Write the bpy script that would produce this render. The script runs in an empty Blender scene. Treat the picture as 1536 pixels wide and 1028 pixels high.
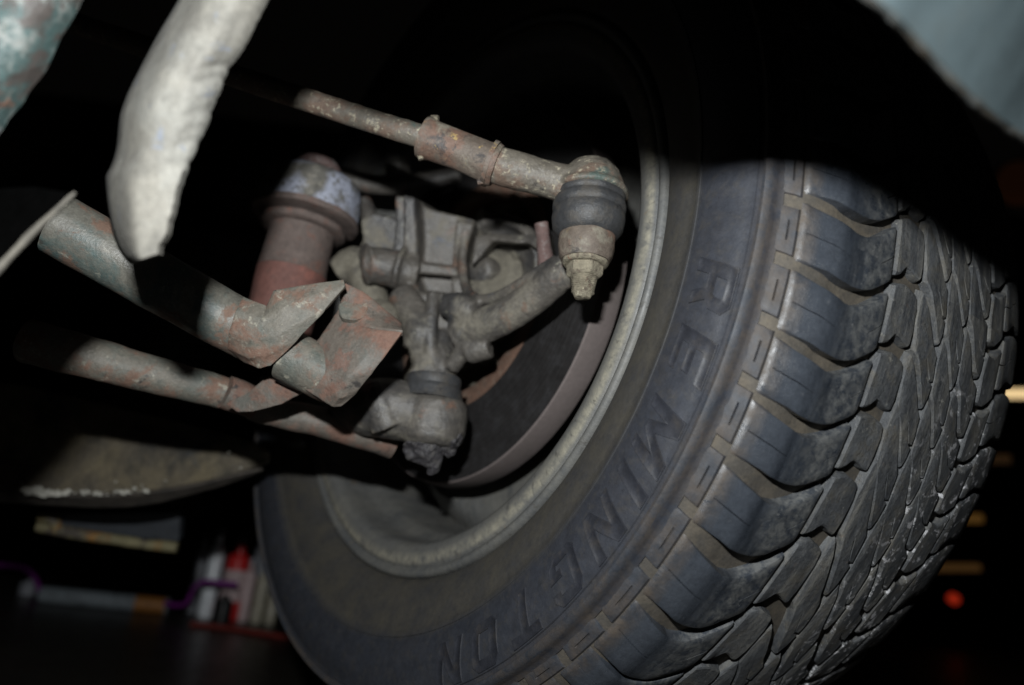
import bpy, bmesh, math, random
from mathutils import Vector, Matrix, noise
random.seed(4)
S = bpy.context.scene
COL = S.collection
PI = math.pi

# ------------------------------------------------------------------ camera
W_, H_, F = 1536.0, 1028.0, 1107.0
CAM_H = 0.20
UPC = Vector((0.12, -0.97, 0.25)).normalized()         # world up seen from the camera (x right, y down, z forward)
YC = (Vector((0, 0, 1)) - UPC * UPC.z).normalized()
XC = YC.cross(UPC)
if XC.x < 0: XC = -XC
ROT = Matrix((XC, YC, UPC))                            # camera-space -> world rotation
def V(x, y, z): return ROT @ Vector((x, y, z)) + Vector((0, 0, CAM_H))
def P(px, py, d): return V((px - W_/2) / F * d, (py - H_/2) / F * d, d)
def D(x, y, z): return (ROT @ Vector((x, y, z))).normalized()
def on_floor(px, py, h=0.0):
    d = ROT @ Vector(((px - W_/2) / F, (py - H_/2) / F, 1))
    t = (h - CAM_H) / d.z
    return Vector((0, 0, CAM_H)) + d * t, t
cam = bpy.data.objects.new('camera', bpy.data.cameras.new('camera')); COL.objects.link(cam)
S.camera = cam
m4 = (ROT @ Matrix(((1, 0, 0), (0, -1, 0), (0, 0, -1)))).to_4x4()
m4.translation = Vector((0, 0, CAM_H)); cam.matrix_world = m4
cam.data.sensor_width = 23.6
cam.data.lens = F / W_ * 23.6
cam.data.clip_start = 0.01; cam.data.clip_end = 60
cam.data.dof.use_dof = True
cam.data.dof.focus_distance = 0.357
cam.data.dof.aperture_fstop = 2.75
# ------------------------------------------------------------------ world (a dark garage at night) and the camera's own flash
w = bpy.data.worlds.new('World'); S.world = w; w.use_nodes = True
w.node_tree.nodes['Background'].inputs[0].default_value = (0.75, 0.68, 0.6, 1)
w.node_tree.nodes['Background'].inputs[1].default_value = 0.0012
fl = bpy.data.lights.new('flash', 'AREA'); fl.shape = 'RECTANGLE'; fl.size = 0.020; fl.size_y = 0.009
fl.energy = 3.1; fl.color = (0.97, 0.995, 1.0)
flo = bpy.data.objects.new('flash', fl); COL.objects.link(flo)
mf = m4.copy(); mf.translation = V(-0.034, -0.100, 0.0); flo.matrix_world = mf
S.view_settings.view_transform = 'Standard'; S.view_settings.look = 'None'
S.view_settings.exposure = 0.0; S.view_settings.gamma = 1.0

# ------------------------------------------------------------------ helpers
def tag(o, label=None, cat=None, group=None, kind=None):
    if label: o['label'] = label
    if cat: o['category'] = cat
    if group: o['group'] = group
    if kind: o['kind'] = kind
    return o
def thing(name, label, cat, loc, group=None, mat3=None):
    o = bpy.data.objects.new(name, None); COL.objects.link(o)
    o.empty_display_size = 0.02
    M = (mat3.to_4x4() if mat3 else Matrix.Identity(4)); M.translation = loc
    o.matrix_world = M
    return tag(o, label, cat, group)

class MB:
    def __init__(s): s.v = []; s.f = []
    def add(s, vs, fs):
        b = len(s.v); s.v += [Vector(v) for v in vs]; s.f += [tuple(i + b for i in f) for f in fs]; return s
    def rings(s, rings, closed=True, cap0=True, cap1=True):
        n = len(rings[0]); vs = [p for r in rings for p in r]; fs = []
        for i in range(len(rings) - 1):
            for j in range(n if closed else n - 1):
                k = (j + 1) % n
                fs.append((i*n+j, i*n+k, (i+1)*n+k, (i+1)*n+j))
        if cap0: fs.append(tuple(range(n))[::-1])
        if cap1: fs.append(tuple((len(rings)-1)*n + j for j in range(n)))
        return s.add(vs, fs)
    def tube(s, pts, rad, n=28, step=None, flat=None, caps=True):
        """pts: list of Vectors, rad: list of radii; resampled with Catmull-Rom at about step"""
        pts = [Vector(p) for p in pts]
        if step:
            q = []; r2 = []
            for i in range(len(pts) - 1):
                a = pts[max(i-1, 0)]; b = pts[i]; c = pts[i+1]; d = pts[min(i+2, len(pts)-1)]
                m = max(1, int((c - b).length / step))
                for k in range(m):
                    t = k / m
                    q.append(0.5*((2*b) + (c-a)*t + (2*a-5*b+4*c-d)*t*t + (3*b-a-3*c+d)*t**3))
                    r2.append(rad[i]*(1-t) + rad[i+1]*t)
            q.append(pts[-1]); r2.append(rad[-1]); pts, rad = q, r2
        rings = []; up = None
        for i, p in enumerate(pts):
            t = (pts[min(i+1, len(pts)-1)] - pts[max(i-1, 0)]).normalized()
            if up is None:
                up = t.orthogonal().normalized() if flat is None else (flat[0] - t*flat[0].dot(t)).normalized()
            else: up = (up - t*up.dot(t)).normalized()
            x = t.cross(up)
            ky = flat[1] if flat else 1.0
            rings.append([p + (up*math.cos(a)*ky + x*math.sin(a))*rad[i] for a in [2*PI*j/n for j in range(n)]])
        return s.rings(rings, True, caps, caps)
    def lathe(s, o, d, prof, n=48, x=None, a0=0, a1=2*PI, cap=True, wob=0.0, seed=0):
        """prof: (distance along d, radius)"""
        d = d.normalized(); x = (x - d*x.dot(d)).normalized() if x else d.orthogonal().normalized(); y = d.cross(x)
        full = abs(a1 - a0 - 2*PI) < 1e-6; rings = []
        for h, r in prof:
            row = []
            for j in range(n if full else n + 1):
                a = a0 + (a1 - a0)*j/n
                k = 1 + wob*noise.noise(Vector((math.cos(a)*2 + seed, math.sin(a)*2, h*60)))
                row.append(o + d*h + (x*math.cos(a) + y*math.sin(a))*r*k)
            rings.append(row)
        return s.rings(rings, full, cap and prof[0][1] > 1e-5, cap and prof[-1][1] > 1e-5)
    def prism(s, poly, off):
        n = len(poly); a = [Vector(p) for p in poly]; b = [p + off for p in a]
        return s.add(a + b, [tuple(range(n))[::-1], tuple(range(n, 2*n))] + [(i, (i+1) % n, n + (i+1) % n, n + i) for i in range(n)])
    def box(s, c, sz, R=None):
        R = R or Matrix.Identity(3); vs = []
        for x in (-.5, .5):
            for y in (-.5, .5):
                for z in (-.5, .5): vs.append(Vector(c) + R @ Vector((x*sz[0], y*sz[1], z*sz[2])))
        return s.add(vs, [(0,1,3,2), (4,6,7,5), (0,4,5,1), (2,3,7,6), (0,2,6,4), (1,5,7,3)])
    def build(s, name, mat, parent=None, ang=35, bevel=0, sub=0, rough=0, rscale=60, remesh=0, disp=0, dscale=0.01, local=False, smooth_it=3, label=None):
        me = bpy.data.meshes.new(name); loc = Vector((0, 0, 0)); vs = s.v
        if parent is not None and not local:
            inv = parent.matrix_world.inverted(); vs = [inv @ v for v in vs]
        elif parent is None and not local:
            lo = Vector([min(v[i] for v in vs) for i in range(3)]); hi = Vector([max(v[i] for v in vs) for i in range(3)])
            loc = Vector(((lo.x+hi.x)/2, (lo.y+hi.y)/2, lo.z)); vs = [v - loc for v in vs]
        me.from_pydata(vs, [], s.f)
        bm = bmesh.new(); bm.from_mesh(me)
        bmesh.ops.remove_doubles(bm, verts=bm.verts, dist=1e-6)
        bmesh.ops.recalc_face_normals(bm, faces=bm.faces)
        if sub:
            bmesh.ops.triangulate(bm, faces=[f for f in bm.faces if len(f.verts) > 4])
            bmesh.ops.subdivide_edges(bm, edges=bm.edges, cuts=sub, use_grid_fill=True)
        if rough:
            bm.normal_update()
            o = [(v, v.normal * rough * (noise.noise(v.co*rscale + Vector((3, len(s.v) % 17, 1))) + .4*noise.noise(v.co*rscale*3.1))) for v in bm.verts]
            for v, d in o: v.co += d
        bm.to_mesh(me); bm.free()
        me.polygons.foreach_set('use_smooth', [True]*len(me.polygons))
        me.set_sharp_from_angle(angle=math.radians(ang))
        me.materials.append(mat)
        o = bpy.data.objects.new(name, me); COL.objects.link(o); o.location = loc
        if parent is not None: o.parent = parent
        if bevel:
            b = o.modifiers.new('bevel', 'BEVEL'); b.width = bevel; b.segments = 2; b.limit_method = 'ANGLE'; b.angle_limit = math.radians(38)
        if remesh:
            r = o.modifiers.new('remesh', 'REMESH'); r.mode = 'VOXEL'; r.voxel_size = remesh; r.use_smooth_shade = True
            r = o.modifiers.new('smooth', 'SMOOTH'); r.factor = 0.5; r.iterations = smooth_it
        if disp:
            t = bpy.data.textures.new(name, 'CLOUDS'); t.noise_scale = dscale; t.noise_depth = 4
            r = o.modifiers.new('disp', 'DISPLACE'); r.texture = t; r.strength = disp; r.mid_level = .5; r.texture_coords = 'LOCAL'
        if label: o['label'] = label
        return o

KS = 2.3
def mat(name, base, rough=.7, metal=0.0, layers=(), bump=(), ref=None, spec=.5, emit=None, var=.25, polar=False, grain=.13):
    m = bpy.data.materials.new(name); m.use_nodes = True; nt = m.node_tree; N = nt.nodes; L = nt.links
    b = N['Principled BSDF']
    tc = N.new('ShaderNodeTexCoord')
    if ref is not None: tc.object = ref
    co = tc.outputs['Object']
    if ref is None:
        oi = N.new('ShaderNodeObjectInfo'); mu = N.new('ShaderNodeMath'); mu.operation = 'MULTIPLY'; mu.inputs[1].default_value = 3.0
        L.new(oi.outputs['Random'], mu.inputs[0]); va = N.new('ShaderNodeVectorMath'); va.operation = 'ADD'
        L.new(co, va.inputs[0]); L.new(mu.outputs[0], va.inputs[1]); co = va.outputs[0]
    if polar:                                       # run the pattern round the wheel: (angle, radius, width)
        sp = N.new('ShaderNodeSeparateXYZ'); L.new(co, sp.inputs[0])
        at = N.new('ShaderNodeMath'); at.operation = 'ARCTAN2'; L.new(sp.outputs[1], at.inputs[0]); L.new(sp.outputs[0], at.inputs[1])
        am = N.new('ShaderNodeMath'); am.operation = 'MULTIPLY'; am.inputs[1].default_value = .31; L.new(at.outputs[0], am.inputs[0])
        cx = N.new('ShaderNodeCombineXYZ'); L.new(sp.outputs[0], cx.inputs[0]); L.new(sp.outputs[1], cx.inputs[1])
        ln = N.new('ShaderNodeVectorMath'); ln.operation = 'LENGTH'; L.new(cx.outputs[0], ln.inputs[0])
        cy = N.new('ShaderNodeCombineXYZ'); L.new(am.outputs[0], cy.inputs[0]); L.new(ln.outputs['Value'], cy.inputs[1]); L.new(sp.outputs[2], cy.inputs[2])
        co = cy.outputs[0]
    def nz(scale, detail=6, rg=.6, dist=.0, c=co):
        n = N.new('ShaderNodeTexNoise'); n.inputs['Scale'].default_value = scale; n.inputs['Detail'].default_value = detail
        n.inputs['Roughness'].default_value = rg; n.inputs['Distortion'].default_value = dist; L.new(c, n.inputs['Vector']); return n.outputs[0]
    def rng(x, lo, hi, a=0., bb=1.):
        r = N.new('ShaderNodeMapRange'); r.inputs[1].default_value = lo; r.inputs[2].default_value = hi
        r.inputs[3].default_value = a; r.inputs[4].default_value = bb; L.new(x, r.inputs[0]); return r.outputs[0]
    def mix(fac, c1, c2):
        x = N.new('ShaderNodeMix'); x.data_type = 'RGBA'; L.new(fac, x.inputs[0])
        if isinstance(c1, tuple): x.inputs[6].default_value = (*c1, 1)
        else: L.new(c1, x.inputs[6])
        if isinstance(c2, tuple): x.inputs[7].default_value = (*c2, 1)
        else: L.new(c2, x.inputs[7])
        return x.outputs[2]
    def mixf(fac, a, bb):
        x = N.new('ShaderNodeMix'); x.data_type = 'FLOAT'; L.new(fac, x.inputs[0])
        if isinstance(a, (int, float)): x.inputs[2].default_value = a
        else: L.new(a, x.inputs[2])
        x.inputs[3].default_value = bb; return x.outputs[0]
    def mul(a, bb):
        x = N.new('ShaderNodeMath'); x.operation = 'MULTIPLY'; L.new(a, x.inputs[0])
        if isinstance(bb, (int, float)): x.inputs[1].default_value = bb
        else: L.new(bb, x.inputs[1])
        return x.outputs[0]
    col = mix(rng(nz(95, 8, .75), .3, .7), tuple(c*(1-var) for c in base), tuple(c*(1+var) for c in base))
    rg = rng(nz(90, 5), .3, .7, rough-.08, rough+.08)
    kit = dict(N=N, L=L, nz=nz, rng=rng, mix=mix, mixf=mixf, mul=mul, tc=tc, co=co)
    for ly in layers:
        c, sc, lo, hi = ly[:4]; ex = ly[4] if len(ly) > 4 else {}
        if 'stretch' in ex:
            mp = N.new('ShaderNodeMapping'); mp.inputs['Scale'].default_value = ex['stretch']; L.new(co, mp.inputs[0]); cc = mp.outputs[0]
        else: cc = co
        fac = rng(nz(sc*KS, ex.get('detail', 9), ex.get('rg', .70), ex.get('dist', .3), cc), lo, hi)
        if 'mask' in ex: fac = mul(fac, ex['mask'](kit))
        if 'amt' in ex: fac = mul(fac, ex['amt'])
        col = mix(fac, col, c)
        if 'rough' in ex: rg = mixf(fac, rg, ex['rough'])
    if grain:
        for gs, gl, gh in ((330, 1-grain, 1+grain), (1250, 1-.8*grain, 1+.8*grain)):
            g_ = N.new('ShaderNodeVectorMath'); g_.operation = 'SCALE'; L.new(col, g_.inputs[0]); L.new(rng(nz(gs, 4, .7), .36, .64, gl, gh), g_.inputs['Scale']); col = g_.outputs[0]
    L.new(col, b.inputs['Base Color']); L.new(rg, b.inputs['Roughness'])
    b.inputs['Metallic'].default_value = metal; b.inputs['Specular IOR Level'].default_value = spec
    last = None
    for sc, dist in bump:
        bp = N.new('ShaderNodeBump'); bp.inputs['Strength'].default_value = 1.0; bp.inputs['Distance'].default_value = dist
        L.new(nz(sc, 8, .65), bp.inputs['Height'])
        if last: L.new(last, bp.inputs['Normal'])
        last = bp.outputs[0]
    if last: L.new(last, b.inputs['Normal'])
    if emit: b.inputs['Emission Color'].default_value = (*emit[0], 1); b.inputs['Emission Strength'].default_value = emit[1]
    return m
def radial(kit, lo, hi, a=0., b=1.):               # distance from the wheel's axle
    N, L = kit['N'], kit['L']
    s = N.new('ShaderNodeSeparateXYZ'); L.new(kit['tc'].outputs['Object'], s.inputs[0])
    c = N.new('ShaderNodeCombineXYZ'); L.new(s.outputs[0], c.inputs[0]); L.new(s.outputs[1], c.inputs[1])
    q = N.new('ShaderNodeVectorMath'); q.operation = 'LENGTH'; L.new(c.outputs[0], q.inputs[0])
    return kit['rng'](q.outputs['Value'], lo, hi, a, b)
def axial(kit, ax, lo, hi, a=0., b=1.):
    N, L = kit['N'], kit['L']
    s = N.new('ShaderNodeSeparateXYZ'); L.new(kit['tc'].outputs['Object'], s.inputs[0])
    return kit['rng'](s.outputs[ax], lo, hi, a, b)

# ================================================================== WHEEL
WC = V(-0.0502, -0.0441, 0.5436)
n_c = Vector((0.7653, 0.2677, 0.5853)).normalized(); u_c = n_c.cross(Vector((0, 1, 0))).normalized(); v_c = n_c.cross(u_c)
WR = ROT @ Matrix((u_c, v_c, n_c)).transposed()
wheel = thing('wheel', 'black all-terrain tyre on a dirty steel rim, turned with its inner side to us', 'car wheel', WC, mat3=WR)
def wp(r, deg, z):
    a = math.radians(deg); return Vector((r*math.cos(a), r*math.sin(a), z))
def WW(r, deg, z): return wheel.matrix_world @ wp(r, deg, z)

def pl(tab, x):
    if x <= tab[0][0]: return tab[0][1]
    for (a, p), (b, q) in zip(tab, tab[1:]):
        if x <= b: return p + (q-p)*(x-a)/(b-a)
    return tab[-1][1]
ENV = [(-.0148,.2815),(-.0135,.2845),(-.008,.291),(-.004,.2938),(0,.2962),(.005,.2988),(.01,.3004),(.015,.3016),(.02,.3026),(.043,.3055),(.08,.310),(.12,.312),(.16,.311),(.185,.3075),(.2,.3035),(.207,.298),(.214,.289)]
def env(z): return pl(ENV, z)
def envn(z):
    e = .003; dr = env(z+e) - env(z-e); n = Vector((2*e, -dr)).normalized(); return n.x, n.y       # (radial, axial)
def epos(z, deg, h):
    nr, nz_ = envn(z); return wp(env(z) + nr*h, deg, z + nz_*h)
def depth(z): return pl([(-.009,.0006),(-.004,.0010),(.002,.0022),(.012,.0042),(.03,.0048),(.05,.0044),(.17,.0044),(.198,.003),(.214,.001)], z)

dust_c = (.060, .046, .034)
rub_side = mat('sidewall_rubber', (.027,.030,.038), .50, ref=wheel, grain=.10, var=.22, layers=[
    (dust_c, 26, .38, .72, dict(mask=lambda k: radial(k, .2745, .2800, .10, .9), rough=.7, stretch=(1,1,1))),
    ((.052,.047,.037), 22, .20, .62, dict(mask=lambda k: radial(k, .2455, .2385, 0, 1), rough=.72)),
    ((.045,.040,.033), 60, .5, .75, dict(amt=.6, rough=.75)),
    ((.12,.11,.09), 260, .70, .76, dict(amt=.5)),
    ((.015,.015,.017), 90, .60, .70, dict(amt=.6))],
    bump=[(240, .00022), (1100, .00010)])
rub_rib = mat('rib_rubber', (.027,.031,.039), .62, ref=wheel, polar=True, grain=.15, layers=[(dust_c, 30, .38, .62, dict(rough=.75, amt=.7)), ((.10,.11,.12), 300, .62, .74, dict(amt=.5))], bump=[(500, .00018)])
rub_groove = mat('groove_rubber', (.052,.047,.040), .8, ref=wheel, polar=True, layers=[((.088,.074,.055), 30, .40, .62, {}), ((.02,.02,.02), 120, .55, .7, dict(amt=.6))], bump=[(400, .0003)])
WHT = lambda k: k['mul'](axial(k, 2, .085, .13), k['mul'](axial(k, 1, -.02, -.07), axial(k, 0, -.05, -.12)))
rub_lug = mat('lug_rubber', (.038,.044,.054), .27, ref=wheel, var=.10, polar=True, grain=.12, spec=.8, layers=[
    (dust_c, 40, .35, .62, dict(mask=lambda k: axial(k, 2, -.001, -.0065, 0, 1), rough=.75)),
    ((.092,.095,.094), 95, .40, .60, dict(mask=lambda k: axial(k, 2, .012, .024, 0, 1), rough=.72)),
    ((.26,.26,.25), 110, .60, .72, dict(mask=lambda k: axial(k, 2, .010, .022, .12, .8))),
    ((.24,.18,.10), 60, .66, .74, dict(amt=.6, mask=lambda k: axial(k, 2, .010, .022, .1, 1))),
    ((.013,.016,.021), 40, .40, .60, dict(stretch=(.15,.5,1), mask=lambda k: k['mul'](axial(k, 2, .006, .011), axial(k, 2, .026, .019)), amt=.9))],
    bump=[(420, .00020), (1500, .00012)])
rub_tread = mat('tread_rubber', (.072,.076,.080), .58, ref=wheel, var=.35, polar=True, layers=[
    ((.028,.031,.037), 60, .47, .66, dict(amt=.9, stretch=(.12,1,1))),
    ((.150,.145,.130), 60, .49, .66, dict(rough=.85, stretch=(.10,1,1), amt=.8)),
    ((.10,.088,.066), 30, .52, .70, dict(amt=.7)),
    ((.018,.020,.023), 40, .60, .70, dict(amt=.8, stretch=(.2,1,1))),
    ((.20,.13,.085), 70, .64, .73, dict(amt=.6)),
    ((.36,.35,.31), 110, .63, .70, dict(amt=.7)), ((.20,.19,.165), 18, .55, .70, dict(amt=.5)),
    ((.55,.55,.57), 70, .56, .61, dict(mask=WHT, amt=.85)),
    ((.22,.17,.06), 50, .70, .74, dict(amt=.8))],
    bump=[(110, .0006), (420, .0006), (1400, .0003)])

# carcass: sidewall, groove floor, far side
tyre_prof = [(.2072,.004),(.2088,.0005),(.2105,-.0025),(.2125,-.0047),(.216,-.0070),(.222,-.0105),(.229,-.0134),(.235,-.0152),(.2395,-.0164),
  (.2402,-.0172),(.2412,-.0176),(.245,-.0192),(.252,-.0212),(.259,-.0222),(.266,-.0222),(.272,-.0212),(.2768,-.0194),
  (.2776,-.0196),(.2784,-.0208),(.2800,-.0211),(.2815,-.0200),(.2822,-.0182),(.2826,-.0165),(.2829,-.0153),(.2845,-.0135)]
def ring_mesh(prof, name, m, parent, n=360, ang=50, a0=0, a1=360, rough=0):
    b = MB(); full = a1 - a0 >= 360
    rows = [[wp(r, a0 + (a1-a0)*j/n, z) for j in range(n if full else n+1)] for r, z in prof]
    # rings() joins successive rows
    b.rings(rows, full, False, False)
    return b.build(name, m, parent, ang=ang, local=True, rough=rough)
tyre = ring_mesh(tyre_prof, 'tyre', rub_side, wheel)
def prof_env(z0, z1, k, off=lambda z: 0):
    out = []
    for i in range(k+1):
        z = z0 + (z1-z0)*i/k; nr, nz_ = envn(z); h = off(z); out.append((env(z)+nr*h, z+nz_*h))
    return out
rib = ring_mesh([(.2775,-.0192),(.2784,-.0213),(.2800,-.0217),(.2814,-.0206),(.2820,-.0188)], 'protector_rib', rub_rib, tyre)
floor_o = ring_mesh(prof_env(-.0142, .2135, 60, lambda z: -depth(z)), 'groove_floor', rub_groove, tyre)
ring_mesh([(.289,.2135),(.282,.222),(.262,.229),(.24,.228),(.222,.220),(.209,.206)], 'outer_sidewall', rub_side, tyre, n=180)
ring_mesh([(.207,.004),(.196,.012),(.200,.03),(.27,.02),(.288,.03),(.296,.08),(.296,.15),(.28,.2),(.2,.2)], 'inner_liner', rub_groove, tyre, n=120)

# fine mould lines round the sidewall
for r, z in ((.2432,-.0186),(.2752,-.0203)):
    ring_mesh([(r-.0003,z+.0003),(r,z-.0005),(r+.0003,z+.0002)], 'mould_line', rub_side, tyre, n=360)

END = [175.25,181.1,187.0,192.5,197.9,204.3,211.9,219.3]
while END[-1] < 352: END.append(END[-1] + random.choice((5.4, 5.9, 6.6)))
a = 175.25; lo = []
while a - 6 > END[-1] - 360 + 3: a -= random.choice((5.4, 5.9, 6.1)); lo.append(a)
END = lo[::-1] + END
def grid_block(zf, tf, na, nb, sinks=None, ze=.0006, extra_b=(), extra_a=(), dp=None, ah=None):
    """zf(a,b)->z, tf(a,b)->deg; rows a along z, cols b along the circumference; walls go down to the groove floor"""
    A = sorted(set([0, .03] + [i/na for i in range(1, na)] + [.97, 1] + list(extra_a)))
    B = sorted(set([0, .04] + [i/nb for i in range(1, nb)] + [.96, 1] + list(extra_b)))
    vs = []; fs = []; ia = len(A); ib = len(B)
    for i, a in enumerate(A):
        for j, b in enumerate(B):
            h = 0.0
            if i in (0, ia-1): h -= ze
            if j in (0, ib-1): h -= ze
            z = zf(a, b)
            if ah: h += ah(z)
            if sinks: h -= sinks(a, b)
            h += .00025*noise.noise(Vector((z*130, tf(a, b)*1.3, 5)))
            vs.append(epos(z, tf(a, b), h))
    for i in range(ia-1):
        for j in range(ib-1): fs.append((i*ib+j, i*ib+j+1, (i+1)*ib+j+1, (i+1)*ib+j))
    per = [(i, 0) for i in range(ia)] + [(ia-1, j) for j in range(1, ib)] + [(i, ib-1) for i in range(ia-2, -1, -1)] + [(0, j) for j in range(ib-2, 0, -1)]
    base = len(vs)
    for i, j in per:
        a, b = A[i], B[j]; z = zf(a, b); d = dp if dp is not None else depth(z) + .0004
        ax = (.0009 if z > .05 else .0008)*(-1 if i == 0 else (1 if i == ia-1 else 0)); tx = (.18 if z > .045 else .12)*(-1 if j == 0 else (1 if j == ib-1 else 0))
        vs.append(epos(z + ax, tf(a, b) + tx, -d))
    m = len(per)
    for k in range(m):
        i, j = per[k]; i2, j2 = per[(k+1) % m]
        fs.append((i*ib+j, base+k, base+(k+1) % m, i2*ib+j2))
    return vs, fs

FB = [(-.0085,1.3),(-.002,1.45),(.004,1.62),(.009,1.9),(.017,2.05),(.023,1.95),(.030,1.5),(.036,.8),(.0425,0)]
FT = [(-.0085,2.1),(0,2.75),(.008,3.2),(.015,3.55),(.022,3.45),(.030,2.8),(.036,2.0),(.0425,1.05)]
def sh(tab, sc): return lambda z: pl(tab, z)*sc
def make_blocks(i):
    e0, e1 = END[i-1], END[i]; sc = (e1 - e0)/5.85; out = []
    j1 = random.uniform(-.06, .06)
    # shoulder lug
    zf = lambda a, b: -.0078 + (.0425+.0078)*(a**1.15)
    tf = lambda a, b: (e0 + pl(FT, zf(a, b))*sc)*(1-b) + (e1 + pl(FB, zf(a, b))*sc)*b
    def sk(a, b):
        w = abs(b - .50)
        if w < .005 and (.06 < a < .40): return .0008 if a < .12 or a > .34 else .0012
        w = abs(b - .56)
        if w < .005 and a > .86: return .0035
        return 0
    def bulge(z):
        q = min(1, max(0, (z+.0065)/.0155)); return .0019*q*q*(3-2*q)*min(1, max(.25, (.05-z)/.03)) - .0006*math.exp(-((z-.0185)/.0035)**2)
    out.append(('shoulder_block', rub_lug, grid_block(zf, tf, 18, 5, sk, ze=.0005, extra_b=(.488,.50,.512,.548,.56,.572), ah=bulge)))
    def row(name, z0, z1, bt, tt, na=4, nb=4, sink=None, ze=.0005, eb=(), ea=()):
        zf = lambda a, b: pl(z0, b)*(1-a) + pl(z1, b)*a
        tf = lambda a, b: (e0 + pl(tt, zf(a, b))*sc)*(1-b) + (e1 + pl(bt, zf(a, b))*sc)*b
        out.append((name, rub_tread, grid_block(zf, tf, na, nb, sink, ze=ze, extra_b=eb, extra_a=ea)))
    jz = random.uniform(-.0004, .0004)
    row('tread_block', [(0,.0465),(.5,.0455),(1,.0452)], [(0,.0632),(.25,.0652),(.85,.0654),(1,.0645)],
        [(.0455,-.75),(.049,-.95),(.0515,-1.5),(.054,-1.95),(.058,-1.8),(.061,-1.5),(.0645,-1.4)],
        [(.0455,.20),(.050,-.25),(.054,-.40),(.058,-.25),(.0655,.15)], na=9, nb=4)
    def band(z0, z1, bt, gw):
        """slanted block: bt = lower edge offsets along the width, gw = groove width (deg) along the width"""
        k = [p[0] for p in bt]; tt = [(z, o + .72*pl(gw, z)) for z, o in bt]
        kf = random.uniform(.45, .6)
        def sk(a, b):
            q = .0007*max(0, (.18-a)/.18)
            if abs(b-kf) < .02 and a > .62: q += .0014
            return q
        row('tread_block', z0, z1, bt, tt, na=7, nb=5, sink=sk, eb=(kf-.03, kf, kf+.03), ea=(.18,))
    band([(0,.0690),(.25,.0672),(.6,.0668),(1,.0700)], [(0,.0872),(.4,.0892),(.75,.0896),(1,.0874)],
         [(.0665,-8.1+j1),(.074,-6.6+j1),(.082,-4.0+j1),(.0862,-2.75+j1),(.0896,-2.6+j1)], [(.0665,.35),(.073,1.5),(.080,1.7),(.0862,.9),(.0896,.7)])
    band([(0,.0915),(.3,.0904),(.65,.0905),(1,.0925)], [(0,.1078),(.4,.1096),(.75,.1100),(1,.1080)],
         [(.0900,-4.6-j1),(.096,-3.3-j1),(.102,-1.3-j1),(.1072,.25-j1),(.110,.4-j1)], [(.0900,.35),(.096,.8),(.103,1.0),(.1072,.7),(.110,.6)])
    band([(0,.1122),(.3,.1108),(.65,.1110),(1,.1130)], [(0,.1325),(.4,.1345),(.75,.1348),(1,.1330)],
         [(.1105,-7.0+j1),(.117,-5.5+j1),(.123,-3.3+j1),(.1275,-2.2+j1),(.1348,-1.7+j1)], [(.1105,.35),(.116,1.5),(.122,1.7),(.1275,.9),(.1348,.7)])
    row('tread_block', [(0,.1395),(.5,.1372),(1,.1385)], [(0,.1565),(.4,.1545),(1,.155)],
        [(.136,.0),(.141,.3),(.146,.32),(.150,-.2),(.156,-.95)], [(.136,1.0),(.143,1.4),(.149,1.3),(.153,.5),(.157,0.)], na=6)
    def sk7(a, b): return .003 if abs(b-.5) < .006 and a < .35 else 0
    row('shoulder_block', [(0,.1600),(.5,.1578),(1,.1580)], [(0,.207),(1,.207)],
        [(.158,-1.9),(.1665,-2.15),(.170,-2.9),(.178,-3.5),(.207,-3.7)], [(.158,-.95),(.1665,-1.2),(.170,-1.9),(.178,-2.4),(.207,-2.5)], na=10, sink=sk7, eb=(.488,.5,.512))
    return out
rest = {}
for i in range(1, len(END)):
    near = 152 < END[i] < 252
    for nm, m, (vs, fs) in make_blocks(i):
        if near:
            MB().add(vs, fs).build(nm, m, tyre, ang=24 if 'tread' in nm else 38, local=True)
        else:
            rest.setdefault((nm, m.name), (m, MB()))[1].add(vs, fs)
for (nm, _), (m, b) in rest.items():
    tag(b.build(('shoulder' if 'shoulder' in nm else 'tread') + '_blocks', m, tyre, ang=38, local=True), kind='stuff')
# raised sidewall plates between the bars
J = [177.15,182.4,187.7,193.0,198.7,204.7,211.2,218.0]
while J[-1] < 352: J.append(J[-1] + 6.0)
a = 177.15; lo = []
while a > J[-1] - 360 + 9: a -= 5.7; lo.append(a)
J = lo[::-1] + J
for i in range(1, len(J)):
    s0, s1 = J[i-1] + .62, J[i] - .62
    zf = lambda a, b: -.0142 + .0050*a
    tf = lambda a, b: s0 + (s1-s0)*b + .35*a
    def sk(a, b): return .0011 if abs(a-.55) < .05 and .3 < b < .72 else 0
    vs, fs = grid_block(zf, tf, 2, 6, sk, ze=.0002, extra_a=(.48,.55,.62), extra_b=(.28,.32,.7,.74), dp=.0012, ah=lambda z: .0004)
    if 150 < J[i] < 260: MB().add(vs, fs).build('sidewall_plate', rub_rib, tyre, ang=40, local=True)
    else: rest.setdefault('pl', MB()).add(vs, fs)
tag(rest['pl'].build('sidewall_plates', rub_rib, tyre, ang=40, local=True), kind='stuff')

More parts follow.
